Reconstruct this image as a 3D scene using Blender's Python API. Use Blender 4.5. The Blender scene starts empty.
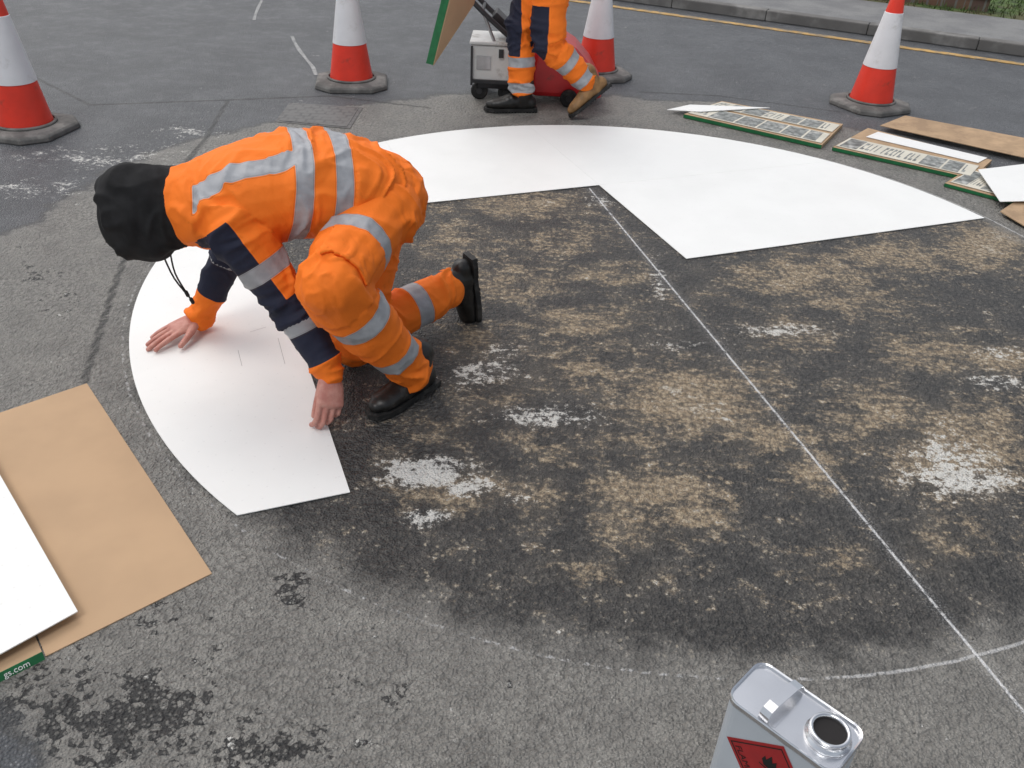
import bpy, bmesh, math, random
import numpy as np
from math import sin, cos, pi, radians, exp
from mathutils import Vector, Matrix, noise
random.seed(7); np.random.seed(7)
SC=bpy.context.scene; COL=SC.collection
H=1.668; F=875.887; TH=.5933; RO=.0514
CX,CY,R=.507,3.329,2.0
V=Vector
# ---------------------------------------------------------------- camera model
def ray(x,y):
    u=(x-512)/F; v=(384-y)/F
    u,v=u*cos(RO)-v*sin(RO),u*sin(RO)+v*cos(RO)
    return V((u,cos(TH)+v*sin(TH),-sin(TH)+v*cos(TH)))
def P(x,y,z=0.):
    d=ray(x,y); t=(z-H)/d.z; return V((d.x*t,d.y*t,z))
def Q(x,y,Y):
    d=ray(x,y); t=Y/d.y; return V((d.x*t,Y,H+d.z*t))
cam=bpy.data.cameras.new('camera'); co_=bpy.data.objects.new('camera',cam); COL.objects.link(co_)
cam.lens=F/1024*36; cam.sensor_width=36; cam.clip_end=600; cam.clip_start=.05
Rv=V((1,0,0)); Uv=V((0,sin(TH),cos(TH))); Fv=V((0,cos(TH),-sin(TH)))
r_=Rv*cos(RO)+Uv*sin(RO); u_=-Rv*sin(RO)+Uv*cos(RO); b_=-Fv
co_.matrix_world=Matrix(((r_.x,u_.x,b_.x,0),(r_.y,u_.y,b_.y,0),(r_.z,u_.z,b_.z,H),(0,0,0,1)))
SC.camera=co_
# ---------------------------------------------------------------- materials
class NT:
    def __init__(s,name):
        s.m=bpy.data.materials.new(name); s.m.use_nodes=True; s.t=s.m.node_tree; s.b=s.t.nodes['Principled BSDF']
        s.pos=None
    def n(s,typ,ins=None,**pr):
        nd=s.t.nodes.new('ShaderNode'+typ)
        for k,v in pr.items(): setattr(nd,k,v)
        for k,v in (ins or {}).items(): s.set(nd.inputs[k],v)
        return nd
    def set(s,sock,v):
        if isinstance(v,bpy.types.NodeSocket): s.t.links.new(v,sock)
        else:
            if sock.type=='RGBA' and len(v)==3: v=(*v,1)
            sock.default_value=v
    def P(s):
        if s.pos is None: s.pos=s.n('NewGeometry').outputs['Position']
        return s.pos
    def O(s): return s.n('TexCoord').outputs['Object']
    def math(s,op,a,b=0.,c=0.,clamp=False):
        nd=s.n('Math',operation=op,use_clamp=clamp)
        for i,v in enumerate((a,b,c)): s.set(nd.inputs[i],v)
        return nd.outputs[0]
    def mul(s,a,b): return s.math('MULTIPLY',a,b)
    def add(s,a,b): return s.math('ADD',a,b)
    def cen(s,a,k): return s.math('MULTIPLY',s.math('SUBTRACT',a,.5),k)
    def mix(s,f,a,b,bt='MIX'):
        nd=s.n('Mix',data_type='RGBA',blend_type=bt); nd.clamp_factor=True
        s.set(nd.inputs[0],f); s.set(nd.inputs[6],a); s.set(nd.inputs[7],b); return nd.outputs[2]
    def noise(s,vec,scale,det=4,rough=.5,out=0,dist=0.):
        return s.n('TexNoise',{'Vector':vec,'Scale':scale,'Detail':det,'Roughness':rough,'Distortion':dist}).outputs[out]
    def vor(s,vec,scale,feat='F1',out='Distance',rnd=1.):
        return s.n('TexVoronoi',{'Vector':vec,'Scale':scale,'Randomness':rnd},feature=feat).outputs[out]
    def ss(s,x,a,b,lo=0.,hi=1.):
        nd=s.n('MapRange',{0:x,1:a,2:b,3:lo,4:hi},interpolation_type='SMOOTHSTEP'); return nd.outputs[0]
    def attr(s,name): return s.n('Attribute',attribute_name=name).outputs['Fac']
    def bump(s,h,st,d=.01,nrm=None):
        ins={'Height':h,'Strength':st,'Distance':d}
        if nrm is not None: ins['Normal']=nrm
        return s.n('Bump',ins).outputs[0]
    def out(s,col,rough,nrm=None,metal=0.,spec=None):
        s.set(s.b.inputs['Base Color'],col); s.set(s.b.inputs['Roughness'],rough); s.set(s.b.inputs['Metallic'],metal)
        if nrm is not None: s.set(s.b.inputs['Normal'],nrm)
        if spec is not None: s.set(s.b.inputs['Specular IOR Level'],spec)
        return s.m
def simple(name,c,rough=.6,var=.15,sc=25,metal=0.,bump=.1,bs=200,spec=None,dirt=None,dsc=6,dth=.5):
    t=NT(name); o=t.O(); n=t.noise(o,sc,3)
    lo=tuple(x*(1-var) for x in c); hi=tuple(min(1,x*(1+var)) for x in c)
    col=t.mix(t.ss(n,.3,.7),lo,hi)
    if dirt: col=t.mix(t.math('MULTIPLY',t.ss(t.noise(o,dsc,5,.65),dth,dth+.15),.7),col,dirt)
    return t.out(col,rough,t.bump(t.noise(o,bs,2),bump,.002),metal,spec)
M={}
def mk_ground():
    t=NT('asphalt_ground'); p=t.P(); mul,add,ss,cen=t.mul,t.add,t.ss,t.cen
    sep=t.n('SeparateXYZ',{0:p}); X,Y=sep.outputs[0],sep.outputs[1]
    dx=t.math('SUBTRACT',X,CX); dy=t.math('SUBTRACT',Y,CY)
    r=t.math('SQRT',add(mul(dx,dx),mul(dy,dy)))
    nb=t.noise(p,2.2,4,.6); nm=t.noise(p,8,5,.62); nf=t.noise(p,46,4,.68); nff=t.noise(p,190,2,.6)
    ps=t.n('Mapping',{'Vector':p,'Rotation':(0,0,-.2),'Scale':(8.,19.,1.)}).outputs[0]
    ns=t.noise(ps,1.,6,.7,0,.5)
    wp=t.n('VectorMath',{0:p,1:t.n('CombineXYZ',{0:mul(nf,.016),1:mul(nm,.03)}).outputs[0]},operation='ADD').outputs[0]
    v1=t.n('TexVoronoi',{'Vector':wp,'Scale':60.},voronoi_dimensions='2D'); v2=t.n('TexVoronoi',{'Vector':p,'Scale':135.},voronoi_dimensions='2D')
    V1,V2=(q.outputs['Distance'] for q in (v1,v2))
    rc1=t.n('SeparateXYZ',{0:v1.outputs['Color']}).outputs[0]; rc2=t.n('SeparateXYZ',{0:v2.outputs['Color']}).outputs[0]
    # outer road : damp blue grey
    a=t.mix(ss(nb,.3,.7),(.080,.085,.094),(.140,.147,.158))
    a=t.mix(mul(ss(nm,.45,.75),.5),a,(.20,.206,.216))
    a=t.mix(mul(ss(nf,.45,.68),.35),a,(.06,.063,.068))
    a=t.mix(mul(ss(V2,.25,.55),.55),a,(.045,.048,.053))
    a=t.mix(mul(ss(rc2,.78,.92),mul(ss(V2,.38,.2),.55)),a,(.36,.365,.37))
    # ring patch : worn grey stones
    g=t.mix(ss(nm,.3,.7),(.185,.178,.164),(.285,.274,.25))
    g=t.mix(mul(ss(nb,.45,.7),.4),g,(.33,.318,.29))
    g=t.mix(mul(ss(nf,.44,.66),.4),g,(.145,.139,.128))
    g=t.mix(mul(ss(V1,.36,.64),ss(nb,.35,.65,.18,.5)),g,(.095,.091,.085))
    g=t.mix(mul(ss(rc1,.7,.9),mul(ss(V1,.42,.15),.22)),g,(.38,.365,.335))
    g=t.mix(mul(ss(rc2,.84,.96),mul(ss(V2,.35,.2),.3)),g,(.44,.425,.39))
    dk=t.attr('dark')
    dm=ss(add(add(dk,cen(nf,1.3)),add(cen(nm,1.9),cen(rc1,.75))),.60,.72)
    g=t.mix(mul(dm,mul(ss(V1,.12,.3,.45,1.),.93)),g,t.mix(mul(ss(nf,.5,.7),.5),(.018,.018,.019),(.06,.058,.055)))
    # inside
    i_=t.mix(ss(nm,.33,.7),(.036,.035,.035),(.085,.080,.075))
    i_=t.mix(mul(ss(nf,.44,.68),.6),i_,(.145,.136,.122))
    i_=t.mix(mul(ss(V1,.3,.6),.45),i_,(.022,.022,.022))
    chip=mul(mul(ss(rc1,.88,.91),ss(V1,.36,.18)),ss(nm,.48,.58))
    chip2=mul(mul(ss(rc2,.93,.95),ss(V2,.38,.22)),ss(nm,.44,.56))
    tan=t.attr('tan'); wh=t.attr('white')
    flake=add(cen(rc1,.22),cen(rc2,.12))
    nz=add(add(cen(nm,1.4),cen(ns,2.2)),add(cen(nf,1.3),add(cen(nff,.5),cen(nb,.7))))
    ta=add(add(mul(tan,.95),nz),flake)
    tm=ss(ta,.26,.82)
    tancol=t.mix(ss(nf,.36,.64),(.27,.200,.125),(.49,.39,.265))
    tancol=t.mix(mul(ss(ta,.85,1.35),.75),tancol,(.64,.58,.48))
    tancol=t.mix(mul(ss(V1,.36,.6),.5),tancol,(.09,.078,.065))
    haze=mul(ss(add(tan,cen(nm,1.4)),.0,.9),.26)
    i2=t.mix(haze,i_,(.25,.205,.145))
    i2=t.mix(mul(tm,.9),i2,tancol)
    i2=t.mix(t.math('MAXIMUM',mul(chip,.8),mul(chip2,.55)),i2,(.40,.345,.26))
    wz=add(add(cen(nm,1.2),cen(ns,1.2)),add(cen(nf,1.7),add(cen(nff,.8),flake)))
    wm=ss(add(wh,wz),.40,.72)
    rj=add(r,add(cen(nm,.22),cen(nf,.08)))
    mi=ss(rj,2.06,1.88)
    rp2=add(add(r,cen(nb,.45)),cen(nf,.08))
    mr=ss(rp2,2.73,2.65)
    c=t.mix(mr,a,g)
    edge=mul(ss(t.math('ABSOLUTE',t.math('SUBTRACT',rp2,2.70)),.028,.0),.5)
    c=t.mix(edge,c,(.035,.035,.035))
    c=t.mix(mi,c,i2)
    c=t.mix(mul(wm,.92),c,(.70,.69,.65))
    cr=ss(t.math('ABSOLUTE',t.math('SUBTRACT',add(r,cen(nm,.012)),2.022)),.0065,.002)
    cr=mul(cr,ss(add(nf,mul(t.attr('chalk'),.24)),.53,.70))
    A=P(590,189);B=P(1024,712); d=(B-A).normalized()
    off=add(mul(t.math('SUBTRACT',X,A.x),-d.y),mul(t.math('SUBTRACT',Y,A.y),d.x))
    al=add(mul(t.math('SUBTRACT',X,A.x),d.x),mul(t.math('SUBTRACT',Y,A.y),d.y))
    off=add(off,cen(nf,.006)); ao=t.math('ABSOLUTE',off)
    ln=ss(ao,.0060,.002); LL=(B-A).length
    ln=mul(mul(ln,ss(add(nf,cen(nm,.5)),.30,.5)),mul(ss(al,-.02,.0),ss(al,LL+.25,LL+.2)))
    dust=mul(mul(mul(ss(ao,.04,.0),ss(nff,.5,.65)),.3),ss(al,-.02,.0))
    ch=t.math('MAXIMUM',t.math('MAXIMUM',mul(cr,.5),mul(ln,.88)),dust)
    c=t.mix(ch,c,(.76,.76,.76))
    ckm=mul(ss(add(t.attr('crack'),cen(nf,.5)),.6,.9),.8)
    c=t.mix(ckm,c,(.022,.022,.022))
    h=add(mul(V1,-1.2),mul(nf,1.3))
    h=mul(h,mul(ss(r,2.72,2.62),.9))
    h=add(h,add(mul(V2,-.8),mul(nff,.7)))
    ro=add(ss(nm,.3,.7,.38,.60),mul(tm,.18))
    return t.out(c,ro,t.bump(h,1.,.007))
def mk_cloth(name,base,scale=1.):
    t=NT(name); o=t.O()
    n=t.noise(o,6,3)
    b=t.mix(t.ss(n,.3,.7),tuple(x*.93 for x in base),base)
    c=t.mix(t.math('MULTIPLY',t.ss(t.noise(o,14,5,.7),.58,.76),.3),b,tuple(x*.5 for x in base))
    nav=t.ss(t.attr('navy'),.0008,-.0008); c=t.mix(nav,c,(.018,.021,.042))
    ga=t.attr('grey'); gr=t.ss(ga,.0008,-.0008)
    c=t.mix(gr,c,t.mix(t.ss(t.noise(o,20,4),.35,.65),(.32,.33,.35),(.41,.42,.44)))
    stitch=t.math('MULTIPLY',t.ss(t.math('ABSOLUTE',t.math('SUBTRACT',t.math('ABSOLUTE',ga),.003)),.0012,.0004),.35)
    c=t.mix(stitch,c,(.12,.06,.03))
    h=t.noise(o,70,4,.65)
    rg=t.ss(ga,.0008,-.0008,.75,.42)
    return t.out(c,rg,t.bump(h,.25,.006),0,.3)
def mk_sheet():
    t=NT('white_sheet'); o=t.P(); 
    c=t.mix(t.ss(t.noise(o,3,3,.6),.3,.7),(.82,.825,.805),(.855,.86,.84))
    v=t.n('TexVoronoi',{'Vector':o,'Scale':16.,'Randomness':.35},voronoi_dimensions='2D')
    c=t.mix(t.mul(t.ss(v.outputs['Distance'],.06,.03),.14),c,(.45,.45,.45))
    c=t.mix(t.mul(t.ss(t.noise(o,38,5,.75),.66,.8),.38),c,(.45,.43,.40))
    return t.out(c,.42,t.bump(t.noise(o,160,2),.12,.002),0,.4)
def mk_brick():
    t=NT('brick_wall_mat'); o=t.O()
    br=t.n('TexBrick',{'Vector':o,'Scale':4.5,'Color1':(.22,.12,.08,1),'Color2':(.13,.09,.07,1),'Mortar':(.2,.19,.17,1),'Mortar Size':.02})
    return t.out(t.mix(.4,br.outputs['Color'],t.noise(o,6,5,.6,1),'MULTIPLY'),.9)
def mk_pave():
    t=NT('pavement_mat'); p=t.P()
    n=t.noise(p,3,4,.6); v=t.vor(p,110)
    c=t.mix(t.ss(n,.35,.65),(.18,.18,.183),(.26,.26,.255)); c=t.mix(t.math('MULTIPLY',t.ss(v,.3,.6),.4),c,(.09,.09,.09))
    return t.out(c,.7)
def mk_iron():
    t=NT('worn_cast_iron'); o=t.O()
    br=t.n('TexBrick',{'Vector':o,'Scale':10.,'Color1':(.125,.123,.12,1),'Color2':(.11,.108,.105,1),'Mortar':(.066,.065,.064,1),'Mortar Size':.08,'Brick Width':.55,'Row Height':.55})
    c=t.mix(t.ss(t.noise(o,14,5,.7),.40,.62),br.outputs['Color'],(.125,.122,.118))
    return t.out(c,.55,t.bump(t.mul(br.outputs['Fac'],-1.),.35,.003))
M['ground']=mk_ground(); M['orange']=mk_cloth('orange_workwear',(1.,.215,.018))
M['sheet']=mk_sheet(); M['brick']=mk_brick(); M['pave']=mk_pave(); M['iron']=mk_iron()
M['card']=simple('cardboard',(.50,.335,.20),.8,.05,5,bump=.1,bs=300)
M['cardold']=simple('worn_cardboard',(.44,.30,.18),.8,.15,14,bump=.2,bs=200,dirt=(.27,.18,.11),dsc=7)
M['cream']=simple('cream_print',(.62,.59,.50),.6,.08,8)
M['greyprint']=simple('grey_photo_print',(.19,.20,.19),.5,.5,30,dirt=(.55,.55,.52),dsc=16,dth=.52)
M['green']=simple('green_print',(.012,.15,.05),.5)
M['white']=simple('white_print',(.85,.85,.83),.5,.03)
M['chalk']=simple('pale_road_mark',(.34,.34,.335),.8,.2,40,dirt=(.14,.145,.15),dsc=30,dth=.46)
M['pencil']=simple('pencil_lead',(.25,.25,.25),.6)
def mk_skin():
    t=NT('skin'); o=t.O(); n=t.noise(o,30,3,.6)
    c=t.mix(t.ss(n,.3,.7),(.48,.19,.15),(.60,.30,.24)); t.set(t.b.inputs['Subsurface Weight'],.1); t.set(t.b.inputs['Subsurface Radius'],(.02,.008,.005))
    return t.out(c,.5,t.bump(t.noise(o,180,3,.7),.3,.003))
M['skin']=mk_skin()
M['blackcloth']=simple('black_fabric',(.015,.015,.016),.85,.3,20,bump=.3,bs=300,spec=.25)
M['boot']=simple('black_boot_leather',(.014,.013,.012),.42,.4,20,bump=.5,bs=60,dirt=(.06,.055,.05),dsc=14,dth=.58)
M['bootbrown']=simple('tan_boot_leather',(.24,.13,.05),.6,.3,20,bump=.5,bs=60)
M['sole']=simple('rubber_sole',(.014,.014,.014),.7,.4,20,bump=.5,bs=100,dirt=(.06,.055,.05),dsc=20,dth=.5)
M['conered']=simple('cone_red_plastic',(.80,.045,.022),.42,.08,8,bump=.1,dirt=(.40,.05,.03),dsc=11,dth=.58)
M['conewhite']=simple('cone_reflective_sleeve',(.78,.78,.80),.4,.03,10,dirt=(.60,.59,.58),dsc=9,dth=.55)
M['rubber']=simple('cone_base_rubber',(.12,.116,.11),.85,.25,14,bump=.5,bs=60,dirt=(.24,.23,.215),dsc=9,dth=.5)
M['steel']=simple('tin_steel',(.76,.77,.79),.24,.06,6,metal=1.,bump=.03)
M['tinpaint']=simple('tin_label_paint',(.50,.54,.58),.35,.05,5)
M['red']=simple('red_print',(.36,.018,.02),.4,.08)
M['redpaint']=simple('machine_red_paint',(.58,.02,.025),.35,.12,6,dirt=(.16,.05,.04),dsc=9,dth=.58)
M['offwhite']=simple('machine_white_paint',(.66,.66,.64),.45,.06,6,dirt=(.3,.28,.25),dsc=7,dth=.52)
M['dark']=simple('dark_metal',(.03,.03,.033),.5,.3,12)
M['alu']=simple('bare_metal',(.45,.45,.46),.4,.15,12,metal=.9)
M['black']=simple('black_ink',(.01,.01,.01),.6,.1)
M['holeshade']=simple('tin_inner_shade_black',(.012,.01,.01),.8,.1)  # near-black colour standing for the shade inside the open tin
M['kerb']=simple('kerb_concrete',(.22,.215,.205),.85,.2,6,bump=.4,bs=60,dirt=(.11,.105,.10),dsc=2.5,dth=.42)
M['yellow']=simple('yellow_road_paint',(.50,.31,.10),.7,.2,8,dirt=(.17,.16,.14),dsc=12,dth=.45)
M['grass']=simple('grass_mat',(.06,.10,.024),.9,.5,10,bump=.6,bs=50,dirt=(.10,.07,.04),dsc=1.5,dth=.45)
M['hair']=simple('dark_hair',(.02,.013,.008),.7,.3,60,bump=.8,bs=150)
M['eye']=simple('eye_mat',(.5,.5,.48),.2,.1)
M['lip']=simple('lip_mat',(.45,.13,.11),.5,.1)
# ---------------------------------------------------------------- mesh helpers
class MB:
    def __init__(s): s.v=[]; s.f=[]
    def add(s,v,f):
        n=len(s.v); s.v+=[tuple(x) for x in v]; s.f+=[tuple(i+n for i in q) for q in f]; return s
    def box(s,c,sz,rot=None):
        v=[]
        for i in (-1,1):
            for j in (-1,1):
                for k in (-1,1):
                    p=V((i*sz[0]/2,j*sz[1]/2,k*sz[2]/2))
                    if rot: p=rot@p
                    v.append(p+V(c))
        return s.add(v,[(0,1,3,2),(4,6,7,5),(0,4,5,1),(2,3,7,6),(0,2,6,4),(1,5,7,3)])
    def prism(s,poly,z0,z1):
        n=len(poly)
        return s.add([(p[0],p[1],z0) for p in poly]+[(p[0],p[1],z1) for p in poly],
            [tuple(range(n-1,-1,-1)),tuple(range(n,2*n))]+[(i,(i+1)%n,n+(i+1)%n,n+i) for i in range(n)])
    def slab(s,quad,th):                       # 4 points, extruded along their normal
        q=[V(p) for p in quad]; n=(q[1]-q[0]).cross(q[2]-q[0]).normalized()*th
        return s.add(q+[p+n for p in q],[(3,2,1,0),(4,5,6,7)]+[(i,(i+1)%4,4+(i+1)%4,4+i) for i in range(4)])
    def loft(s,pts,rs,ru=None,side=(0,1,0),seg=18,sub=1,cap=True):
        pts=[V(p) for p in pts]; ru=ru or rs; side=V(side)
        if sub>1 and len(pts)>2:
            np_,a,b=[],[],[]
            for i in range(len(pts)-1):
                p0=pts[max(i-1,0)];p1=pts[i];p2=pts[i+1];p3=pts[min(i+2,len(pts)-1)]
                for k in range(sub):
                    t=k/sub
                    np_.append(.5*((2*p1)+(p2-p0)*t+(2*p0-5*p1+4*p2-p3)*t*t+(3*p1-p0-3*p2+p3)*t**3))
                    tt=t*t*(3-2*t); a.append(rs[i]*(1-tt)+rs[i+1]*tt); b.append(ru[i]*(1-tt)+ru[i+1]*tt)
            np_.append(pts[-1]);a.append(rs[-1]);b.append(ru[-1]); pts,rs,ru=np_,a,b
        n=len(pts); rings=[]
        def fr(i):
            T=(pts[min(i+1,n-1)]-pts[max(i-1,0)]).normalized()
            S=side-T*side.dot(T)
            if S.length<1e-3: S=V((1,0,0))-T*T.x
            S.normalize(); return T,S,T.cross(S)
        if cap:
            T,S,U=fr(0)
            for a in (80,60,40,20): rings.append((pts[0]-T*min(rs[0],ru[0])*sin(radians(a)),S,U,rs[0]*cos(radians(a)),ru[0]*cos(radians(a))))
        for i in range(n):
            T,S,U=fr(i); rings.append((pts[i],S,U,rs[i],ru[i]))
        if cap:
            T,S,U=fr(n-1)
            for a in (20,40,60,80): rings.append((pts[-1]+T*min(rs[-1],ru[-1])*sin(radians(a)),S,U,rs[-1]*cos(radians(a)),ru[-1]*cos(radians(a))))
        v=[];f=[]
        for (p,S,U,a,b) in rings:
            for k in range(seg):
                ph=2*pi*k/seg; v.append(p+S*a*cos(ph)+U*b*sin(ph))
        for i in range(len(rings)-1):
            for k in range(seg): f.append((i*seg+k,i*seg+(k+1)%seg,(i+1)*seg+(k+1)%seg,(i+1)*seg+k))
        f.append(tuple(range(seg-1,-1,-1))); f.append(tuple((len(rings)-1)*seg+k for k in range(seg)))
        return s.add(v,f)
    def cap(s,p0,r0,p1,r1,seg=16): return s.loft([p0,p1],[r0,r1],None,(0.3,1,.1),seg)
    def ell(s,c,r,ax=None,seg=20,rn=12):
        ax=ax or (V((1,0,0)),V((0,1,0)),V((0,0,1))); v=[];f=[]
        for i in range(rn+1):
            th=pi*(i+.02*(1 if i==0 else -1 if i==rn else 0))/rn
            for k in range(seg):
                ph=2*pi*k/seg
                v.append(V(c)+ax[0]*r[0]*sin(th)*cos(ph)+ax[1]*r[1]*sin(th)*sin(ph)+ax[2]*r[2]*cos(th))
        for i in range(rn):
            for k in range(seg): f.append((i*seg+k,i*seg+(k+1)%seg,(i+1)*seg+(k+1)%seg,(i+1)*seg+k))
        f.append(tuple(range(seg))); f.append(tuple(rn*seg+k for k in range(seg-1,-1,-1)))
        return s.add(v,f)
    def lathe(s,prof,c=(0,0,0),seg=40,ax=None,closed=False):
        ax=ax or (V((1,0,0)),V((0,1,0)),V((0,0,1))); n=len(prof);v=[];f=[]
        for (r,z) in prof:
            for k in range(seg):
                a=2*pi*k/seg; v.append(V(c)+ax[0]*r*cos(a)+ax[1]*r*sin(a)+ax[2]*z)
        for i in range(n if closed else n-1):
            j=(i+1)%n
            for k in range(seg): f.append((i*seg+k,i*seg+(k+1)%seg,j*seg+(k+1)%seg,j*seg+k))
        if not closed:
            f.append(tuple(range(seg-1,-1,-1))); f.append(tuple((n-1)*seg+k for k in range(seg)))
        return s.add(v,f)
ORG={}
def mesh_of(name,v,f):
    me=bpy.data.meshes.new(name); me.from_pydata([tuple(x) for x in v],[],f)
    bm=bmesh.new(); bm.from_mesh(me); bmesh.ops.recalc_face_normals(bm,faces=bm.faces[:]); bm.to_mesh(me); bm.free(); return me
def props(o,label=None,category=None,group=None,kind=None):
    if label:o['label']=label
    if category:o['category']=category
    if group:o['group']=group
    if kind:o['kind']=kind
    return o
def obj(name,mb,mat,parent=None,smooth=False,bevel=0,local=False,**k):
    me=mb if isinstance(mb,bpy.types.Mesh) else mesh_of(name,mb.v,mb.f)
    org=V((0,0,0))
    if parent is not None and not local: org=ORG[parent.name]
    if org.length>0: me.transform(Matrix.Translation(-org))
    if smooth: me.polygons.foreach_set('use_smooth',[True]*len(me.polygons))
    if mat: me.materials.clear(); me.materials.append(M[mat])
    o=bpy.data.objects.new(name,me); COL.objects.link(o)
    if parent is not None: o.parent=parent
    ORG[o.name]=org
    if bevel:
        b=o.modifiers.new('bevel','BEVEL'); b.width=bevel; b.segments=2; b.limit_method='ANGLE'
    return props(o,**k)
def single(name,mb,mat,loc,**k):                # one-mesh thing with its origin at its base
    me=mesh_of(name,mb.v,mb.f); me.transform(Matrix.Translation(-V(loc)))
    sm=k.pop('smooth',False); bv=k.pop('bevel',0)
    o=obj(name,me,mat,None,sm,bv,**k); o.location=loc; ORG[o.name]=V(loc); return o
def thing(name,loc,label,cat,group=None,rz=0):
    o=bpy.data.objects.new(name,None); COL.objects.link(o); o.location=loc; o.rotation_euler=(0,0,rz)
    o.empty_display_size=.1; ORG[o.name]=V(loc); return props(o,label,cat,group)
def copy_tree(o,parent=None):
    c=o.copy(); COL.objects.link(c)
    if parent is not None: c.parent=parent
    for ch in [x for x in bpy.data.objects if x.parent==o]: copy_tree(ch,c)
    return c
def text(s,size,org,right,up,mat,parent,name='lettering',ext=.0004):
    cu=bpy.data.curves.new('t','FONT'); cu.body=s; cu.size=size; cu.extrude=ext
    to=bpy.data.objects.new('t',cu); COL.objects.link(to); bpy.context.view_layer.update()
    me=bpy.data.meshes.new_from_object(to.evaluated_get(bpy.context.evaluated_depsgraph_get()))
    bpy.data.objects.remove(to)
    r=V(right).normalized(); u=V(up); u=(u-r*u.dot(r)).normalized(); n=r.cross(u)
    me.transform(Matrix(((r.x,u.x,n.x,org[0]),(r.y,u.y,n.y,org[1]),(r.z,u.z,n.z,org[2]),(0,0,0,1))))
    return obj(name,me,mat,parent)
def blob(mb,voxel,it=4,fac=.5):
    me=mesh_of('b',mb.v,mb.f); o=bpy.data.objects.new('b',me); COL.objects.link(o)
    m=o.modifiers.new('r','REMESH'); m.mode='VOXEL'; m.voxel_size=voxel; m.adaptivity=0
    if it: sm=o.modifiers.new('s','SMOOTH'); sm.factor=fac; sm.iterations=it
    bpy.context.view_layer.update()
    r=bpy.data.meshes.new_from_object(o.evaluated_get(bpy.context.evaluated_depsgraph_get()))
    bpy.data.objects.remove(o); return r
def getco(me):
    a=np.empty(len(me.vertices)*3); me.vertices.foreach_get('co',a); b=np.empty_like(a); me.vertices.foreach_get('normal',b)
    return a.reshape(-1,3),b.reshape(-1,3)
def nearest(co,bones):
    best=np.full(len(co),1e9); idx=np.zeros(len(co),int); S=np.zeros(len(co))
    for i,(p0,p1,rad) in enumerate(bones):
        p0=np.array(p0);p1=np.array(p1); L=np.linalg.norm(p1-p0); a=(p1-p0)/L
        s=(co-p0)@a; sc=np.clip(s,0,L); d=np.linalg.norm(co-(p0+sc[:,None]*a),axis=1)/rad
        m=d<best; best[m]=d[m]; idx[m]=i; S[m]=s[m]
    return idx,S
def folds(me,bones,amp,seed=0,fine=1.):
    co,no=getco(me); idx,S=nearest(co,bones); ax=[(V(b[1])-V(b[0])).normalized() for b in bones]; L=[(V(b[1])-V(b[0])).length for b in bones]
    out=co.copy()
    for i in range(len(co)):
        k=idx[i]; s=S[i]; j=min(abs(s),abs(L[k]-s)); w=exp(-(j/.09)**2)
        p=V(co[i]); wv=noise.noise(p*6+V((seed,0,0)))
        q=p*3.8+ax[k]*(s*7)+V((seed+wv*.8,k*3.1+wv*.8,0))
        n=noise.noise(q); m=noise.noise(p*4.5+V((seed,0,9)))
        r1_=max(0.,1-abs(n)*4.5)**1.2
        n2=noise.noise(q*2.3+V((7,7,7))); r2_=max(0.,1-abs(n2)*3.5)**1.2
        d=amp*(r1_*(.5+.8*w)+fine*r2_*(.10+.5*w)-.3-.2*w+m*1.0)
        out[i]+=no[i]*d
    me.vertices.foreach_set('co',out.ravel()); me.update(); return out,idx,S
def setattr_(me,name,arr):
    a=me.attributes.new(name,'FLOAT','POINT'); a.data.foreach_set('value',np.asarray(arr,dtype=np.float32))
# ---------------------------------------------------------------- ground
def graded(a,b,st,far):
    core=list(np.arange(a,b+1e-6,st)); lo=[];x=a;d=st
    while x>-far: d*=1.35; x-=d; lo.append(x)
    hi=[];x=core[-1];d=st
    while x<far: d*=1.35; x+=d; hi.append(x)
    return np.array(lo[::-1]+core+hi)
xs=graded(-3.4,4.,.025,160); ys=graded(.5,7.,.025,160)
GX,GY=np.meshgrid(xs,ys); nx,ny=len(xs),len(ys)
gv=np.stack([GX.ravel(),GY.ravel(),np.zeros(nx*ny)],1)
ii=np.arange(nx*ny).reshape(ny,nx); gf=np.stack([ii[:-1,:-1],ii[:-1,1:],ii[1:,1:],ii[1:,:-1]],-1).reshape(-1,4)
gm=bpy.data.meshes.new('ground'); gm.from_pydata(gv.tolist(),[],gf.tolist())
d_=gv[:,1]*cos(TH)+H*sin(TH); up_=gv[:,1]*sin(TH)-H*cos(TH); ok=d_>.3; dd=np.where(ok,d_,1)
uu,vv=gv[:,0]/dd,up_/dd; pu=uu*cos(RO)+vv*sin(RO); pv=-uu*sin(RO)+vv*cos(RO); PX=512+pu*F; PY=384-pv*F
def blobs(lst):
    a=np.zeros(len(PX))
    for (x,y,rx,ry,s) in lst: a=np.maximum(a,s*np.exp(-((PX-x)/rx)**2-((PY-y)/ry)**2))
    a[~ok]=0; return a
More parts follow.
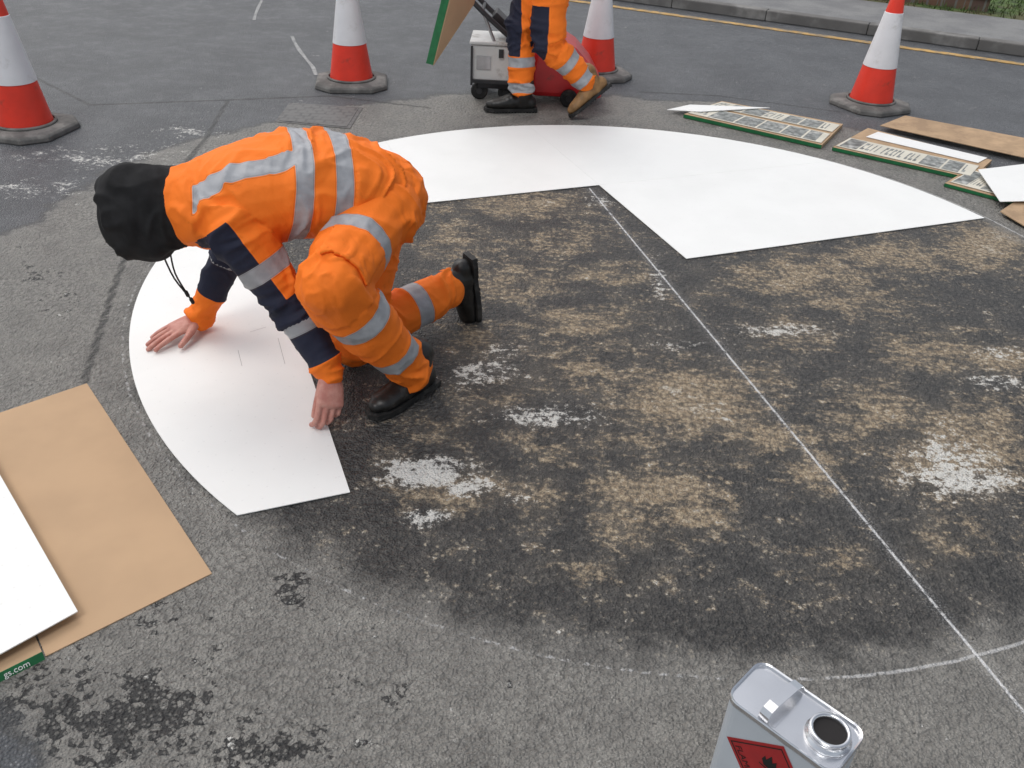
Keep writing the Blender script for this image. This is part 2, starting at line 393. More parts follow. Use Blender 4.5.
tan=blobs([(455,490,60,28,.8),(490,390,60,25,.55),(520,205,90,16,.75),(455,240,45,26,.65),(510,282,70,26,.6),(610,275,50,16,.6),(585,322,70,20,.65),
 (690,400,80,36,1.),(765,435,60,22,.75),(650,492,80,24,.85),(640,525,55,34,.7),(690,515,50,22,.7),(820,470,45,30,.6),(600,572,70,20,.45),(880,415,60,40,.7),
 (965,450,75,50,1.),(940,350,70,26,.7),(790,330,50,22,.6),(800,275,80,26,.75),(900,255,80,20,.75),(990,245,60,26,.95),(860,300,60,22,.55),(1005,360,40,22,.85),
 (745,380,45,20,.6),(560,455,40,24,.5),(400,470,40,24,.65),(540,500,45,26,.55),(620,440,50,20,.5),(570,370,55,22,.55),(950,540,60,32,.5),(850,560,50,28,.4),(470,345,35,28,.6),
 (560,240,80,20,.45),(680,300,100,20,.35),(700,460,200,20,.35),(600,350,160,20,.35),(520,430,120,24,.35),(450,430,60,24,.4)])
wht=blobs([(425,472,50,16,1.0),(465,488,30,10,.85),(428,517,24,10,.85),(545,418,66,14,.58),(480,375,46,20,.52),(965,478,60,22,.75),(945,450,50,26,.55),(785,330,50,8,.6),(100,157,100,13,.42),(190,132,35,7,.5),
 (660,285,10,30,.4),(690,345,60,8,.35),(600,200,25,8,.45),(1000,380,36,12,.5),(35,190,60,14,.35),(1000,350,40,8,.4),(520,500,30,8,.4),(500,350,30,10,.35),(690,400,50,15,.3)])
drk=blobs([(110,722,140,55,.95),(290,590,30,26,.8),(270,750,80,34,.8),(20,710,80,50,.8),(380,560,40,20,.45),(500,700,60,20,.3),(640,720,80,20,.25),(160,610,60,24,.5),(40,290,60,40,.3),(350,700,60,40,.3)])
chk=.20+.80/(1+np.exp(-(PX-850)/35.)); chk[~ok]=.2
def polyd(pts):
    a=np.full(len(PX),1e9); pts=[P(*q) for q in pts]
    for A,B in zip(pts[:-1],pts[1:]):
        A=np.array(A[:2]);B=np.array(B[:2]);L=np.linalg.norm(B-A);t=np.clip(((gv[:,:2]-A)@(B-A))/L/L,0,1)
        a=np.minimum(a,np.linalg.norm(gv[:,:2]-(A+t[:,None]*(B-A)),axis=1))
    return a
crk=np.maximum.reduce([np.exp(-(polyd(q)/.028)**2) for q in ([(228,100),(205,140),(140,215),(110,300),(84,382)],[(228,100),(330,96),(430,108)],[(0,60),(90,105),(228,100)],[(640,92),(720,96),(840,112)])])
for n_,a_ in (('tan',tan),('white',wht),('dark',drk),('crack',crk),('chalk',chk)): setattr_(gm,n_,a_)
obj('ground',gm,'ground',kind='structure')
def ribbon(pts,w,z):
    q=[P(x,y,z) for x,y in pts]; v=[]
    for i,p in enumerate(q):
        T=(q[min(i+1,len(q)-1)]-q[max(i-1,0)]).normalized(); N=V((-T.y,T.x,0))*w*random.uniform(.35,.6); v+=[p-N,p+N]
    return MB().add(v,[(2*i,2*i+2,2*i+3,2*i+1) for i in range(len(q)-1)])
obj('road_marking',ribbon([(292,36),(295,43),(300,51),(307,60),(313,67),(316,75)],.03,.002),'chalk',kind='structure')
obj('road_marking',ribbon([(262,0),(258,8),(255,16),(254,20)],.03,.002),'chalk',kind='structure')
# pavement, kerb, yellow line, verge
Ya=P(600,5);Yb=P(1024,65); kd=(Yb-Ya).normalized(); kn=V((-kd.y,kd.x,0)); 
if kn.y<0: kn=-kn
def K(s,o,z=0): return Ya+kd*s+kn*o+V((0,0,z))
def strip(s0,s1,o0,o1,z0,z1): return MB().prism([K(s0,o0),K(s1,o0),K(s1,o1),K(s0,o1)],z0,z1)
obj('pavement',strip(-30,30,.44,1.54,.0,.088),'pave',kind='structure')
kb=MB(); s=-25
while s<25: kb.prism([K(s,.31),K(s+.911,.31),K(s+.911,.437),K(s,.437)],0,.095); s+=.915
obj('kerb',kb,'kerb',kind='structure',bevel=.01)
obj('yellow_line',strip(-28,28,-.04,.045,.002,.006),'yellow',kind='structure')
obj('verge',strip(-30,30,1.55,9,.0,.08),'grass',kind='structure')
gr=MB()
for i in range(9000):
    p=K(random.uniform(-1,7),random.uniform(1.57,3.9),.08); h=random.uniform(.02,.07); a=random.uniform(0,6.28); w=.006
    l=V((random.uniform(-.03,.03),random.uniform(-.03,.03),0)); e=V((cos(a)*w,sin(a)*w,0))
    gr.add([p-e,p+e,p+l+V((0,0,h))],[(0,1,2)])
obj('grass',gr,'grass',kind='stuff',label='short green grass on the verge behind the pavement',category='grass')
s1_=(P(985,20,.1)-Ya).dot(kd)
wb=MB(); wb.prism([K(-6,1.8),K(s1_,1.8),K(s1_,2.0),K(-6,2.0)],.07,.2)
wl=thing('brick_wall',K(s1_-2,1.8),'low dark brick edging wall behind the pavement at the top edge','wall')
obj('wall',wb,'brick',wl); cp=MB().prism([K(-6.02,1.77),K(s1_+.02,1.77),K(s1_+.02,2.03),K(-6.02,2.03)],.202,.24); obj('coping',cp,'brick',wl,bevel=.01)
# manhole
mh=[P(275,122),P(350,129),P(363,108),P(290,103)]
mn=thing('manhole_cover',(mh[0]+mh[2])/2,'dark square worn iron manhole cover set in the road beside the crack','manhole cover')
def bil(q,u,v): return (q[0]*(1-u)+q[1]*u)*(1-v)+(q[3]*(1-u)+q[2]*u)*v
obj('frame',MB().prism(mh,.001,.003),'iron',mn)
obj('lid',MB().prism([bil(mh,.05,.05),bil(mh,.95,.05),bil(mh,.95,.95),bil(mh,.05,.95)],.0032,.0055),'iron',mn)
# ---------------------------------------------------------------- white sheets
AX=V((.925,.379,0)); BX=V((-.379,.925,0)); CC=V((CX,CY,0))
def clip(poly,nx_,ny_,c):
    out=[]
    for i in range(len(poly)):
        a=poly[i];b=poly[(i+1)%len(poly)]; da=a[0]*nx_+a[1]*ny_-c; db=b[0]*nx_+b[1]*ny_-c
        if da>=0: out.append(a)
        if (da>=0)!=(db>=0):
            t=da/(da-db); out.append((a[0]+(b[0]-a[0])*t,a[1]+(b[1]-a[1])*t))
    return out
def sheet(a0,a1,b0,b1,label,z=.003):
    g=.0005; poly=[(R*cos(2*pi*k/240),R*sin(2*pi*k/240)) for k in range(240)]
    for c in ((1,0,a0+g),(-1,0,-a1+g),(0,1,b0+g),(0,-1,-b1+g)): poly=clip(poly,*c)
    w=[CC+AX*a+BX*b for a,b in poly]; mb=MB().prism(w,z,z+.0025)
    loc=sum(w,V((0,0,0)))/len(w); loc.z=z
    return single('marking_sheet',mb,'sheet',loc,label=label,category='road marking sheet',group='white sheets laid round the circle')
AL=-1.43; AR=.285
s0=sheet(-3,AL,-.985,.985,'white curved sheet under both hands of the crouching person, nearest the camera')
sheet(-3,-.62,.985,3,'white curved sheet just behind the back of the crouching person')
sheet(-.62,AR,.985,3,'white curved sheet at the far top of the circle, before the standing person')
sheet(AR,3,.985,3,'white curved sheet behind the largest one, edge facing the empty printed boxes')
sheet(AR,3,.09,.985,'large white sheet with pointed right end, chalk line starting at its corner')
for (x0,y0,x1,y1) in ((278,338,285,364),(238,350,242,366),(250,332,266,327)):
    A=P(x0,y0,.0059);B=P(x1,y1,.0059);n=(B-A).normalized().cross(V((0,0,1)))*.0006
    obj('pencil_mark',MB().add([A-n,A+n,B+n,B-n],[(0,1,2,3)]),'pencil',s0)
# ---------------------------------------------------------------- left box
A=P(87,384);B=P(212,574); e=(P(50,655)-B).normalized(); ab=B-A; f_=ab.normalized(); L1=ab.length
bx=thing('cardboard_box',B,'flat open brown cardboard box under the white sheet in the left corner','box')
B0=V(B); onn=e.cross(V((0,0,1))).normalized()
if onn.dot(f_)<0: onn=-onn
def bp(s,t,z): return B0+e*s-f_*t+V((0,0,z))       # s along near edge leftwards, t away
obj('flap',MB().slab([bp(.0,0,.003),bp(.0,L1,.003),bp(.40,L1,.003),bp(.40,0,.003)][::-1],.004),'card',bx)
obj('tray',MB().slab([bp(.404,0,.003),bp(.404,L1,.003),bp(1.2,L1,.003),bp(1.2,0,.003)][::-1],.020),'card',bx)
b0_=onn*.010; b1_=onn*.002
sd=obj('printed_side',MB().slab([bp(.404,0,.004)+b0_,bp(1.2,0,.004)+b0_,bp(1.2,0,.0225)+b1_,bp(.404,0,.0225)+b1_],.002),'green',bx)
sn_=(b1_-b0_+V((0,0,.0185))).normalized(); nn_=(-e).cross(sn_)
tp=bp(.488,0,.004)+b0_+sn_*.005+nn_*.0032
text('gs.com',.0195,tp,-e,sn_,'white',sd,'website_lettering')
W0=P(78,612,.026); wd1=(P(0,655,.026)-W0).normalized(); wd2=(P(0,475,.026)-W0).normalized()
qd=[W0,W0+wd1*.6,W0+wd1*.6+wd2*1.,W0+wd2*1.]
single('spare_sheet',MB().slab(qd[::-1] if (wd1.cross(wd2)).z<0 else qd,.003),'sheet',W0,
  label='spare white sheet lying on the brown cardboard in the left corner',category='road marking sheet')
# ---------------------------------------------------------------- right boxes
def quadz(pts,z): return [P(x,y,z) for x,y in pts]
def upq(q): return q if (q[1]-q[0]).cross(q[2]-q[0]).z>0 else q[::-1]
def tray(pts,h,label,ins,cat='box'):
    q=quadz(pts,h); base=[V((p.x,p.y,.003)) for p in q]
    t=thing('printed_box',base[0],label,cat)
    mb=MB()
    mb.add(base+q,[(3,2,1,0),(4,5,6,7)]+[(i,(i+1)%4,4+(i+1)%4,4+i) for i in range(4)]); obj('tray',mb,'cardold',t)
    c=sum(base,V((0,0,0)))/4
    for i,j in ((0,1),(3,0)) :
        a,b=base[i],base[j]; nn=(b-a).cross(V((0,0,1))).normalized()
        if nn.dot((a+b)/2-c)<0: nn=-nn
        z=V((0,0,1)); g=MB().add([a+nn*.002+z*.001,b+nn*.002+z*.001,b+nn*.002+z*(h-.004),a+nn*.002+z*(h-.004)],[(0,1,2,3)]); obj('printed_side',g,'green',t)
    for (pp,m,nm) in ins:
        qq=quadz(pp,h+.003)
        if m!='print': obj(nm,MB().slab(upq(qq),.002),m,t); continue
        pn=obj(nm,MB().slab(upq(qq),.002),'cream',t)
        def cell(mb,u0,u1,v0,v1,z=.0052): mb.prism([bil(qq,u0,v0),bil(qq,u1,v0),bil(qq,u1,v1),bil(qq,u0,v1)],h+z,h+z+.0005)
        ph=MB(); u=.02
        while u<.93:                                       # photographs and big letter strokes
            if random.random()<.45:
                w=random.uniform(.12,.22); w=min(w,.97-u); cell(ph,u,u+w-.015,.06,.94); u+=w
            else:
                for k in range(random.randint(3,5)):
                    l=random.uniform(.022,.034)
                    if u+l>.96: break
                    cell(ph,u,u+.009,.18,.82); 
                    if random.random()<.7: cell(ph,u+.0092,u+l-.006,.18,.34)
                    if random.random()<.6: cell(ph,u+.0092,u+l-.006,.64,.82)
                    u+=l+.006
                u+=.02
        if ph.v: obj('printed_graphics',ph,'greyprint',pn)
    return t
tray([(684,114),(822,145),(843,124),(722,101)],.026,'flat printed box with green edge nearest the white circle, beside the far sliver of sheet',
   [([(688,113),(821,143),(830,134),(704,107)],'print','printed_panel'),([(708,106),(832,132),(840,125),(722,102)],'print','printed_panel')])
tray([(833,147),(972,178),(992,160),(868,128)],.024,'flat printed box with a white insert, middle one of the row',
   [([(836,146),(970,176),(979,166),(850,138)],'print','printed_panel'),([(866,137),(978,163),(987,158),(878,132)],'sheet','insert')])
single('card_flap',MB().slab([P(880,126,.03),P(1060,166,.03),P(1085,150,.05),P(905,116,.04)][::1],.004),'cardold',P(884,126,0),label='long brown cardboard lid lying behind the middle printed box',category='cardboard')
tray([(945,183),(1035,207),(1060,190),(975,165)],.022,'small printed box at the right edge under a raised white sheet',
   [([(950,182),(1025,202),(1040,190),(972,170)],'print','printed_panel')])
single('offcut_sheet',MB().slab([P(978,170,.06),P(1000,202,.04),P(1080,200,.05),P(1060,160,.08)],.003),'sheet',P(982,180),label='white sheet propped on the small printed box at the right edge',category='road marking sheet')
single('brown_card',MB().slab([P(1000,212,.02),P(1030,230,.012),P(1080,205,.015),P(1040,185,.04)],.005),'cardold',P(1000,212),label='brown cardboard corner sticking in at the right edge, nearest of the cardboards',category='cardboard')
single('sheet_sliver',MB().slab([P(667,110,.02),P(700,112,.035),P(770,108,.035),P(690,105,.03)],.003),'sheet',P(667,110),label='thin white sheet sliver behind the left end of the first printed box',category='road marking sheet')
# ---------------------------------------------------------------- cones
def make_cone(loc,rz,label):
    t=thing('traffic_cone',loc,label,'traffic cone','red and white cones on the road',rz)
    mb=MB()
    def oc(a,c,z): return [(x,y,z) for x,y in ((-a+c,-a),(a-c,-a),(a,-a+c),(a,a-c),(a-c,a),(-a+c,a),(-a,a-c),(-a,-a+c))]
    rings=[oc(.232,.1,0),oc(.236,.1,.006),oc(.233,.1,.026),oc(.222,.095,.036),oc(.17,.08,.044)]
    mb.add([p for q in rings for p in q],[tuple(range(8))[::-1],tuple(range(32,40))]+[(i*8+k,i*8+(k+1)%8,i*8+8+(k+1)%8,i*8+8+k) for i in range(4) for k in range(8)])
    obj('base',mb,'rubber',t,bevel=.006,local=True)
    col=MB().lathe([(.162,.0445),(.160,.054),(.15,.058),(.148,.0445)],seg=40,closed=True); obj('collar',col,'rubber',t,smooth=True,local=True)
    def rr(z): return .143-(z-.036)*(.143-.032)/(.715)
    pr=[(rr(.045),.045),(rr(.28)+0,.28),(rr(.6),.6),(rr(.735),.735),(rr(.75)-.004,.75),(rr(.75)-.01,.75),(rr(.3)-.012,.3),(rr(.045)-.012,.045)]
    obj('cone_body',MB().lathe(pr,closed=True,seg=48),'conered',t,smooth=False,local=True)
    sl=[(rr(.27)+.003,.27),(rr(.6)+.003,.6),(rr(.6)-.001,.603),(rr(.27)-.001,.267)]
    obj('reflective_sleeve',MB().lathe(sl,closed=True,seg=48),'conewhite',t,local=True)
    for o in (x for x in bpy.data.objects if x.parent==t and x.name.startswith(('cone_body','reflective'))):
        o.data.polygons.foreach_set('use_smooth',[True]*len(o.data.polygons)); 
        m=o.modifiers.new('es','EDGE_SPLIT'); m.split_angle=radians(35)
    return t
c0=make_cone(P(869,106),.5,'red and white cone beyond the printed boxes, furthest right')
for (x,y,rz,l) in ((352,84,.15,'red and white cone beyond the manhole cover, left of the standing person'),(28,130,-.2,'red and white cone at the left edge, nearest the camera'),(595,75,.3,'red and white cone partly hidden behind the standing person')):
    c=copy_tree(c0); c.location=P(x,y); c.rotation_euler[2]=rz; c['label']=l
# ---------------------------------------------------------------- tin
ld=V((.159,-.15,0)).normalized(); sdv=V((-ld.y,ld.x,0)); 
if sdv.y<0: sdv=-sdv
tc=V((.553,1.014,0)); TL,TW=.222,.122
def rr_poly(l,w,r,z,n=7):
    o=[]
    for (sx,sy,a0) in ((1,1,0),(-1,1,90),(-1,-1,180),(1,-1,270)):
        for k in range(n):
            a=radians(a0+90*k/(n-1)); o.append((sx*(l/2-r)+r*cos(a),sy*(w/2-r)+r*sin(a)))
    return [tc+ld*x+sdv*y+V((0,0,z)) for x,y in o]
tn=thing('metal_tin',tc,'silver metal solvent tin with open spout at the bottom edge','tin')
def stack(levels,cap0=True,cap1=True):
    mb=MB(); rings=[rr_poly(l,w,r,z) for l,w,r,z in levels]; n=len(rings[0]); v=[p for q in rings for p in q]
    f=[(i*n+k,i*n+(k+1)%n,(i+1)*n+(k+1)%n,(i+1)*n+k) for i in range(len(rings)-1) for k in range(n)]
    if cap0: f.append(tuple(range(n))[::-1])
    if cap1: f.append(tuple((len(rings)-1)*n+k for k in range(n)))
    return mb.add(v,f)
r0=.026
obj('tin_body',stack([(TL,TW,r0,.004),(TL,TW,r0,.27)],True,True),'tinpaint',tn)
obj('lid',stack([(TL+.001,TW+.001,r0,.2705),(TL+.005,TW+.005,r0+.002,.275),(TL+.005,TW+.005,r0+.002,.284),(TL+.002,TW+.002,r0,.286),(TL-.004,TW-.004,r0-.002,.284),(TL-.007,TW-.007,r0-.003,.278)]),'steel',tn,smooth=False)
sp=tc+ld*.064+sdv*.005+V((0,0,.278))
obj('spout',MB().lathe([(.042,.0),(.042,.004),(.036,.006),(.035,.016),(.0375,.019),(.036,.0225),(.031,.0225),(.029,.018),(.029,.002)],sp,48,closed=True),'steel',tn,smooth=True)
obj('opening_shade_plug',MB().lathe([(.0288,.001),(.0288,.0135),(.001,.0135)],sp,40),'holeshade',tn)  # solid plug in the spout, inner shade painted on as near-black
hs=tc-ld*.030+V((0,0,.2785)); hdir=(sdv+ld*.10).normalized(); hw=(ld-sdv*.10).normalized()
hd=MB(); 
prof=[(-.057,.001),(-.055,.016),(-.048,.026),(-.03,.031),(.03,.031),(.048,.026),(.055,.016),(.057,.001)]
vs=[];fs=[]
for (s_,z_) in prof:
    for (o_,q_) in ((-.010,0),(.010,0),(.010,.002),(-.010,.002)): vs.append(hs+hdir*s_+hw*o_+V((0,0,z_+q_)))
for i in range(len(prof)-1):
    for k in range(4): fs.append((i*4+k,i*4+(k+1)%4,i*4+4+(k+1)%4,i*4+4+k))
fs+= [(0,1,2,3),tuple(len(prof)*4-4+k for k in (3,2,1,0))]; hd.add(vs,fs)
obj('handle',hd,'steel',tn,bevel=.001)
obj('handle_plate',MB().prism([hs+ld*a+sdv*c for a,c in ((-.018,-.05),(.018,-.05),(.018,.05),(-.018,.05))],.2784,.2794),'steel',tn)
fo=tc-sdv*(TW/2)
def FPx(x,y):                                     # point of the front face seen along a view ray
    d=ray(x,y); o=V((0,0,H)); t=(fo-o).dot(sdv)/d.dot(sdv); return o+d*t-sdv*.0012
Lc=FPx(727,736); Tc=FPx(784,746); e1=(Tc-Lc); hl=e1.length; e1.normalize(); e2=e1.cross(sdv).normalized()
if e2.z>0: e2=-e2
hz=obj('hazard_sign',MB().add([Lc,Tc,Tc+e2*hl,Lc+e2*hl],[(0,1,2,3)]),'red',tn)
def hp(a,b,d=.0006): return Lc+e1*(a*hl)+e2*(b*hl)-sdv*d
ud=(e1-e2).normalized(); rd=(e1+e2).normalized(); hc_=hp(.60,.36)
fl=[(-.010,-.012),(-.018,.0),(-.015,.014),(-.010,.006),(-.004,.026),(.003,.010),(.009,.020),(.012,.008),(.017,.0),(.011,-.012)]
obj('flame_symbol',MB().add([hc_+rd*x*.95+ud*(y*.95) for x,y in fl],[tuple(range(len(fl)))]),'black',hz)
obj('flame_bar',MB().add([hc_+rd*x+ud*y for x,y in ((-.018,-.017),(.018,-.017),(.018,-.014),(-.018,-.014))],[(0,1,2,3)]),'black',hz)
bd=MB()
for a0,b0,a1,b1 in ((.05,.05,.95,.07),(.05,.93,.95,.95),(.05,.07,.07,.93),(.93,.07,.95,.93)): bd.add([hp(a0,b0),hp(a1,b0),hp(a1,b1),hp(a0,b1)],[(0,1,2,3)])
obj('sign_border',bd,'black',hz)
text('FLAMMABLE',hl*.15,hp(.1,.12,.0008),e2,e1,'black',hz,'hazard_lettering',.0001)
# ---------------------------------------------------------------- hands / boots / heads
def rotv(v,ax,a): return Matrix.Rotation(a,3,ax)@v
def hand(mb,w,f,n,s,curl,spread,thumb=(.55,.8,.25),k=1.):
    f=V(f).normalized(); n=V(n); n=(n-f*n.dot(f)).normalized(); s_=V(s); s=(s_-f*s_.dot(f)-n*s_.dot(n)).normalized()
    mb.loft([w-f*.03,w+f*.01,w+f*.045*k,w+f*.088*k],[.028*k,.031*k,.040*k,.042*k],[.022*k,.021*k,.019*k,.014*k],s,16,3)
    mb.cap(w+f*.02+s*.018+n*.004,.017*k,w+f*.06+s*.03+n*.004,.013*k)
    for i in range(4):
        b=w+f*(.088,.093,.089,.080)[i]*k+s*(.031,.0105,-.0105,-.031)[i]*k
        d=(f+s*spread*(.09,.025,-.04,-.11)[i]*4).normalized()
        ax=d.cross(n).normalized(); rad=(.0096,.0098,.0093,.0083)[i]*k
        for j,l in enumerate(((.043,.026,.021),(.047,.030,.022),(.043,.028,.021),(.034,.021,.019))[i]):
            d=rotv(d,ax,curl[j]*(1+.12*i)); e_=b+d*l*k; mb.cap(b,rad,e_,rad*.92,12); b=e_; rad*=.92
    d=(f*thumb[0]+s*thumb[1]+n*thumb[2]).normalized(); b=w+f*.025*k+s*.024*k; rad=.0135*k
    for j,l in enumerate((.042,.033,.026)):
        e_=b+d*l*k; mb.cap(b,rad,e_,rad*.88,12); b=e_; rad*=.87; d=(d+f*.35+n*.12).normalized()
def bootmesh(voxel=.006):
    mb=MB()   # local: toe +Y, up +Z, ankle above y=0
    mb.loft([(0,-.055,.052),(0,.0,.06),(0,.07,.058),(0,.13,.05),(0,.18,.045),(0,.205,.042)],[.038,.044,.048,.051,.048,.03],[.045,.052,.05,.038,.032,.024],(1,0,0),18,3)
    mb.loft([(0,.0,.05),(0,-.01,.11),(0,-.012,.16)],[.047,.050,.056],[.056,.054,.060],(1,0,0),18,3)
    mb.loft([(0,-.012,.158),(0,-.012,.168)],[.058,.058],[.062,.062],(1,0,0),18)
    me=blob(mb,voxel,3); co,no=getco(me)
    for i in range(len(co)):
        p=V(co[i]); k=exp(-((p.y-.06)/.05)**2)+.5*exp(-((p.z-.12)/.03)**2)
        co[i]+=no[i]*.003*k*noise.noise(V((p.x*12,p.y*60,p.z*60)))
    me.vertices.foreach_set('co',co.ravel()); me.update(); return me
def soleverts():
    o=[]
    for (x,y) in ((.034,-.098),(.043,-.06),(.038,-.01),(.043,.05),(.055,.12),(.052,.18),(.036,.225),(0,.24)): o.append((x,y))
    o=o+[(-x,y) for x,y in o[::-1][1:]]; return o
def boots(person,mats,mat,name='boot',sc=.9,snap=False):
    for mx in mats:
        mx=mx@Matrix.Scale(sc,4)
        if snap:                                   # rest the lowest point of the sole on the road
            lo=min((mx@V((x,y,0))).z for x,y in soleverts()); mx=Matrix.Translation((0,0,.002-lo))@mx
        me=bootmesh(); me.transform(mx); bo=obj(name,me,mat,person,True)
        s=MB().prism(soleverts(),.005,.025)
        for k in range(17):
            y=-.09+k*.019
            if .0<y<.03: continue
            w=.036 if y<.03 else .044
            if y>.19: w=.028
            s.box((0,y,.0030),(w*2,.012,.005))
        me=mesh_of('sole',s.v,s.f); me.transform(mx); obj('sole',me,'sole',bo)
        l=MB()
        for k in range(6):
            y=.05-k*.011; z=.103+k*.011; l.cap(V((-.028,y+.012,z)),.0028,V((.028,y+.012,z)),.0028,8)
        me=mesh_of('lace',l.v,l.f); me.transform(mx); obj('laces',me,'black',bo,True)
def frame(o,toe,upv):
    y=V(toe).normalized(); z=V(upv); z=(z-y*z.dot(y)).normalized(); x=y.cross(z)
    return Matrix(((x.x,y.x,z.x,o[0]),(x.y,y.y,z.y,o[1]),(x.z,y.z,z.z,o[2]),(0,0,0,1)))
def head(mb,c,fd,ud):
    fd=V(fd).normalized(); ud=V(ud); ud=(ud-fd*ud.dot(fd)).normalized(); sd_=fd.cross(ud)
    ax=(sd_,fd,ud)
    mb.ell(c+ud*.02,(.076,.095,.098),ax); mb.ell(c+fd*.03-ud*.05,(.058,.062,.065),ax); mb.ell(c+fd*.062-ud*.095,(.026,.022,.018),ax)
    mb.cap(c+fd*.088+ud*.018,.008,c+fd*.108-ud*.022,.012); mb.ell(c+fd*.098-ud*.028,(.017,.012,.009),ax)
    for s in (-1,1):
        mb.ell(c+sd_*s*.078-fd*.005-ud*.005,(.009,.018,.031),ax); mb.ell(c+sd_*s*.03+fd*.082+ud*.022,(.022,.01,.007),ax)
        mb.ell(c+sd_*s*.043+fd*.06-ud*.025,(.02,.02,.018),ax)
    mb.cap(c+fd*.089-ud*.055-sd_*.016,.007,c+fd*.089-ud*.055+sd_*.016,.007)
    return ax
def face(person_body,c,ax):
    sd_,fd,ud=ax
    for s in (-1,1): obj('eye',MB().ell(c+sd_*s*.031+fd*.081+ud*.006,(.012,.011,.009),ax),'eye',person_body,True)
    obj('mouth',MB().cap(c+fd*.094-ud*.055-sd_*.019,.0045,c+fd*.094-ud*.055+sd_*.019,.0045),'lip',person_body,True)
# ---------------------------------------------------------------- crouching person
sideK=V((-.34,.94,0)).normalized()
hipL=V((-.455,2.55,.565)); hipR=V((-.485,2.74,.55)); kneeL=Q(331,287,2.17); ankL=Q(410,370,2.36); kneeR=P(352,338,.10); ankR=Q(450,287,2.84)
shL=Q(236,228,2.34); elL=Q(291,303,2.31); wrL=Q(331,374,2.24)
shR=shL+sideK*.37; wrR=P(199,318,.055); elR=(shR+wrR)/2+V((.05,.06,0))
spine=[Q(384,198,2.66),Q(356,188,2.6),Q(310,184,2.55),Q(256,190,2.5),Q(208,202,2.46),Q(170,208,2.44)]
kp=thing('person',V(((hipL.x+ankL.x)/2,2.5,0)),'crouching person in orange workwear and black hood pressing a white sheet down','person')
hc=Q(145,212,2.42); fdir=V((-.36,-.1,-.93)); udir=V((-.9,-.1,.36))
body=MB()
body.loft(spine,[.13,.14,.14,.15,.13,.055],[.09,.1,.1,.1,.09,.055],sideK,18,3)
body.cap(spine[-1],.056,hc,.06)
for a_,b_2,c_2 in ((hipL,kneeL,ankL),(hipR,kneeR,ankR)): body.cap(a_,.08,b_2,.055); body.cap(b_2,.052,c_2,.035)
for a_,b_2,c_2 in ((shL,elL,wrL),(shR,elR,wrR)): body.cap(a_,.05,b_2,.038); body.cap(b_2,.038,c_2,.026)
body.cap(spine[3],.1,shL,.05); body.cap(spine[3],.1,shR,.05)
axh=head(body,hc,fdir,udir)
tgtL=P(330,441,.0); hand(body,wrL,tgtL-wrL+V((0,-.02,0)),(-.45,.9,.0),(-.9,-.45,.0),(.35,.7,.5),.02,(1.0,.1,.45),1.08)
fR=P(146,347,.015)-wrR; fR=V((fR.x,fR.y,-.025)); hand(body,wrR,fR,(0,0,-1),(.2,-1,0),(.08,.1,.08),.24,(.75,.6,.1),1.1)
bo_=obj('body',blob(body,.0033,1),'skin',kp,True); face(bo_,hc,axh)
# jacket
J=MB()
J.loft(spine[:5],[.165,.19,.2,.205,.175],[.138,.155,.158,.152,.13],sideK,24,4)
J.cap(spine[4],.138,spine[5]+(spine[5]-spine[4])*.12,.108)
for sh,el,wr in ((shL,elL,wrL),(shR,elR,wrR)):
    J.cap(sh,.092,el,.070); J.cap(el,.070,wr+(el-wr).normalized()*.01,.049)
    J.cap(spine[3]*.6+spine[4]*.4,.13,sh,.095)
jb=[(spine[0],spine[2],.16),(spine[2],spine[4],.17),(shL,elL,.08),(elL,wrL,.06),(shR,elR,.08),(elR,wrR,.06)]
jm=blob(J,.006,6); co,idx,S=folds(jm,jb,.0115,3,.9)
Ts=(spine[4]-spine[0]); Ts.z=0; Ts.normalize(); Tn=np.array(V((Ts.x,Ts.y,0)))
sn=np.array(sideK)
grey=np.full(len(co),.5); navy=np.full(len(co),.5)
tor=(idx<2)
r1=np.array(Q(303,168,2.42)); r2=np.array(Q(342,180,2.46))
tilt=Tn+np.array((0,0,.18)); tilt/=np.linalg.norm(tilt)
for rc in (r1,r2):
    d=np.abs((co-rc)@tilt)-.026; grey=np.where(tor,np.minimum(grey,d),grey)
sideoff=(co-np.array(spine[3]))@sn
for bc in (-.125,.125):
    d=np.maximum(np.abs(sideoff-bc)-.026,-((co-r1)@tilt)); d=np.maximum(d,np.array(spine[3])[2]-.02-co[:,2]); d=np.maximum(d,((co-np.array(shL))@tilt)-.12)
    grey=np.where(tor|((idx==2)|(idx==4))&(S<.06),np.minimum(grey,d),grey)
Lu=(elL-shL).length; Lf=(wrL-elL).length
def bandg(i,s,hw):
    global grey; grey=np.where(idx==i,np.minimum(grey,np.abs(S-s)-hw),grey)
bandg(2,Lu*.52,.027); bandg(3,Lf*.30,.020); bandg(4,Lu*.5,.026); bandg(5,Lf*.16,.024)
und=np.array(V((-.75,-.35,-.55)).normalized())
for i,(a_,b_2) in ((2,(shL,elL)),(4,(shR,elR))):
    a0=np.array(a_);L=(b_2-a_).length;ax=np.array((b_2-a_).normalized()); pr=(co-a0)-((co-a0)@ax)[:,None]*ax
    d=np.maximum(-.004-pr@und,-.03-S); navy=np.where((idx==i)|(tor&(((co-a0)@ax)>-.03)&(np.linalg.norm(co-a0,axis=1)<.13)),np.minimum(navy,d),navy)
    d2=(L*.9)-S; navy=np.where(idx==i,np.minimum(navy,d2),navy)
for i in (3,5): navy=np.where(idx==i,S-Lf*.80,navy)
setattr_(jm,'grey',grey); setattr_(jm,'navy',navy); jk=obj('jacket',jm,'orange',kp,True)
